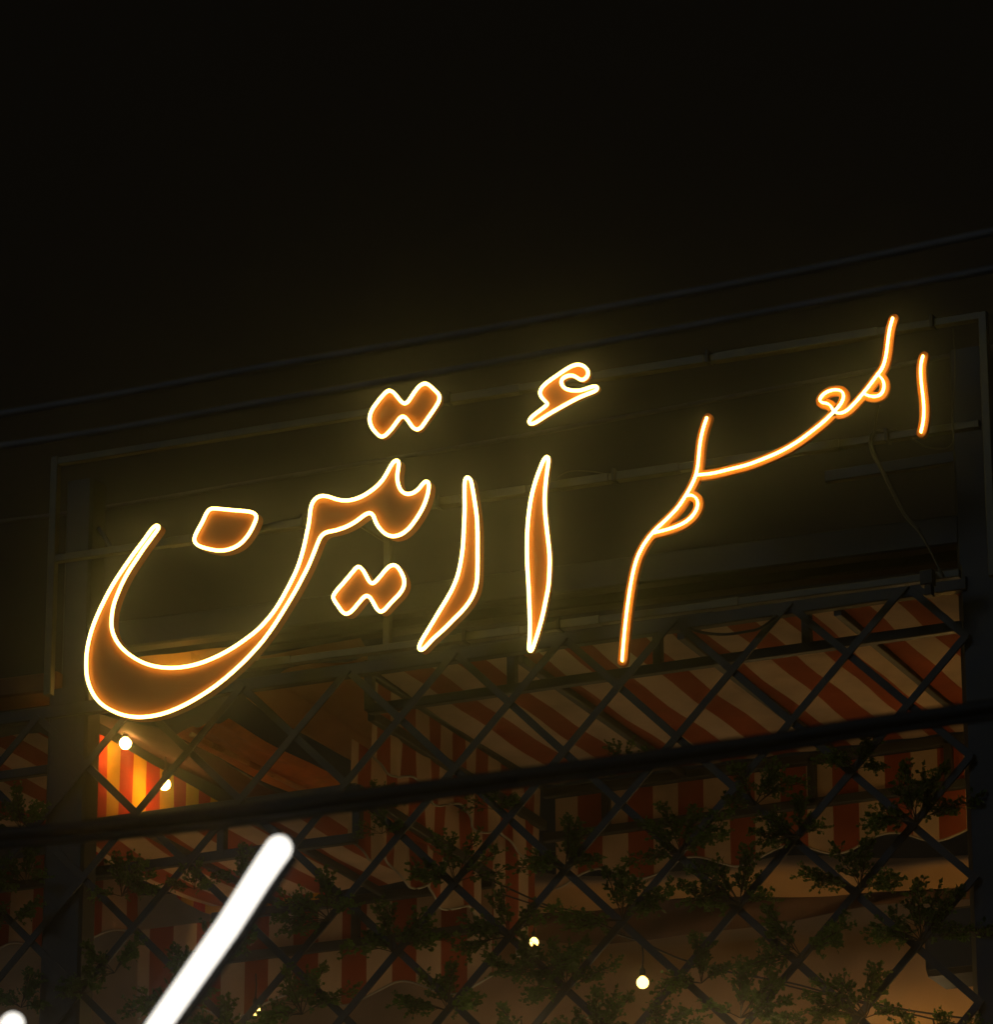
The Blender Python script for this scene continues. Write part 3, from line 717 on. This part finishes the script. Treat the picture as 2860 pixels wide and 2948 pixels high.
RN = ['highest', 'second highest', 'third highest', 'fourth highest', 'fifth highest', 'sixth highest', 'seventh highest']
for ri, rk in enumerate(sorted(rows)):
    for ci, (px, py, sc) in enumerate(rows[rk]):
        i = hash((px, py)) % 7 if False else (px * 7 + py * 3) % 7
        loc = at(px, py, -0.03)
        size = 'small' if sc < .8 else ('large' if sc > 1.05 else 'leafy')
        t = thing('foliage_bunch', f'{size} green sprig bunch on the lattice, {ORD[ci]} in {RN[ri]} row', 'foliage', loc, 'green sprig bunches tied to the lattice')
        sc *= 0.95
        t.scale = (sc * random.choice((-1, 1)), sc, sc * random.uniform(.9, 1.1))
        t.rotation_euler = (0, random.uniform(-.35, .35), 0)
        st, lf = VAR[i]
        for nm, me in (('stems', st), ('leaves', lf)):
            o = bpy.data.objects.new(nm, me); COL.objects.link(o); o.parent = t

# ------------------------------------------------------------------ near cables across the street (out of focus)
YN = -10.5
def near(pts, Y=YN): return [at(x, y, Y) for x, y in pts]
wire('overhead_cable', 'thick black cable crossing the picture in front of the lattice', near([(-300,2432),(0,2403),(360,2372),(720,2333),(1050,2290),(1450,2238),(2150,2142),(2450,2093),(2860,2033),(3200,1980)]), 0.0160, M_CORD, n=10)
wire('overhead_cable', 'dull grey cable running along the underside of the thick black one', near([(-300,2461),(0,2432),(360,2403),(720,2364),(1050,2319),(1450,2262),(2150,2166),(2450,2118),(2860,2060),(3200,2008)], YN + .05), 0.010, M_CABLE, n=8)
wire('overhead_cable', 'highest faint grey cable across the dark sky', near([(-300,1240),(0,1193),(360,1132),(720,1065),(1450,940),(2200,802),(2860,668),(3200,600)], -9.5), 0.0095, M_CABLE, n=8)
wire('overhead_cable', 'second faint grey cable just below the highest one', near([(-300,1325),(0,1285),(360,1230),(720,1165),(1450,1040),(2200,900),(2860,775),(3200,710)], -9.5), 0.009, M_CABLE, n=8)
wire('overhead_cable', 'lowest faint grey cable passing behind the crescent letter level at the left', near([(-300,1545),(0,1502),(160,1482),(360,1452),(720,1390),(1450,1265),(2200,1125),(2860,1000),(3200,930)], 3.5), 0.014, mat('dark_grey_cable', (.12, .12, .12)), n=8)

# ------------------------------------------------------------------ near white neon strips (out of focus)
YF = -11.8
def nearstrip(label, pts, r, boff):
    P = near(pts, YF)
    t = thing('neon_tube', label, 'neon strip', P[0], 'out-of-focus white neon strips near the camera')
    b = MB()
    # rounded cap
    d0 = (P[0] - P[1]).normalized()
    pl = [P[0] + d0 * r * math.sin(a) for a in (1.5, 1.2, .9, .5)]
    out = []
    cap_r = [r * math.cos(a) for a in (1.5, 1.2, .9, .5)]
    rings = list(zip(pl, cap_r)) + [(p, r * (1 - .2 * k / len(P))) for k, p in enumerate(P)]
    n = 14; ids = []
    for i, (p, rr) in enumerate(rings):
        tt = (rings[min(i + 1, len(rings) - 1)][0] - rings[max(i - 1, 0)][0]).normalized()
        a = tt.cross(Vector((0, 1, 0))).normalized(); c = tt.cross(a)
        ids.append(b.add([p + a * math.cos(2 * math.pi * k / n) * rr + c * math.sin(2 * math.pi * k / n) * rr for k in range(n)]))
    for i in range(len(ids) - 1):
        for k in range(n):
            b.face((ids[i] + k, ids[i] + (k + 1) % n, ids[i + 1] + (k + 1) % n, ids[i + 1] + k))
    b.face([ids[0] + k for k in range(n)][::-1])
    b.build('light_tube', M_NEAR, t, smooth=True)
    b = MB()
    Q = [p + Vector((0.004, r + .012, 0.0)) for p in P]
    b.tube(Q, r * .8, n=8)
    b.build('backing_strip', M_BLACK, t, smooth=True)
nearstrip('broad blinding white neon strip, blurred, slanting up from the bottom left', [(803,2442),(775,2482),(742,2532),(655,2668),(558,2806),(457,2950),(378,3075),(300,3210)], 0.0235, 0.11)
nearstrip('rounded tip of a second blurred white neon strip in the bottom left corner', [(36,2948),(-40,3060),(-120,3180)], 0.0215, 0.07)

# ------------------------------------------------------------------ haze
hz = MB(); x0, x1, y0_, y1_, zb0, zt0 = -22, 8, -21, 12, -1, 15
hz.v = [(x, y, z) for z in (zb0, zt0) for (x, y) in ((x0, y0_), (x1, y0_), (x1, y1_), (x0, y1_))]
for f in ((0, 3, 2, 1), (4, 5, 6, 7), (0, 1, 5, 4), (1, 2, 6, 5), (2, 3, 7, 6), (3, 0, 4, 7)): hz.face(f)
mh = bpy.data.materials.new('lens_glow_haze'); mh.use_nodes = True; nt = mh.node_tree; nt.nodes.clear()  # volume added to spread the neon light like lens glow
o_ = nt.nodes.new('ShaderNodeOutputMaterial'); pv = nt.nodes.new('ShaderNodeVolumePrincipled')
pv.inputs['Color'].default_value = (0.95, 0.94, 0.88, 1); pv.inputs['Density'].default_value = 0.0052; pv.inputs['Anisotropy'].default_value = 0.984
nt.links.new(pv.outputs[0], o_.inputs['Volume'])
tag(hz.build('glow_haze', mh), kind='stuff')
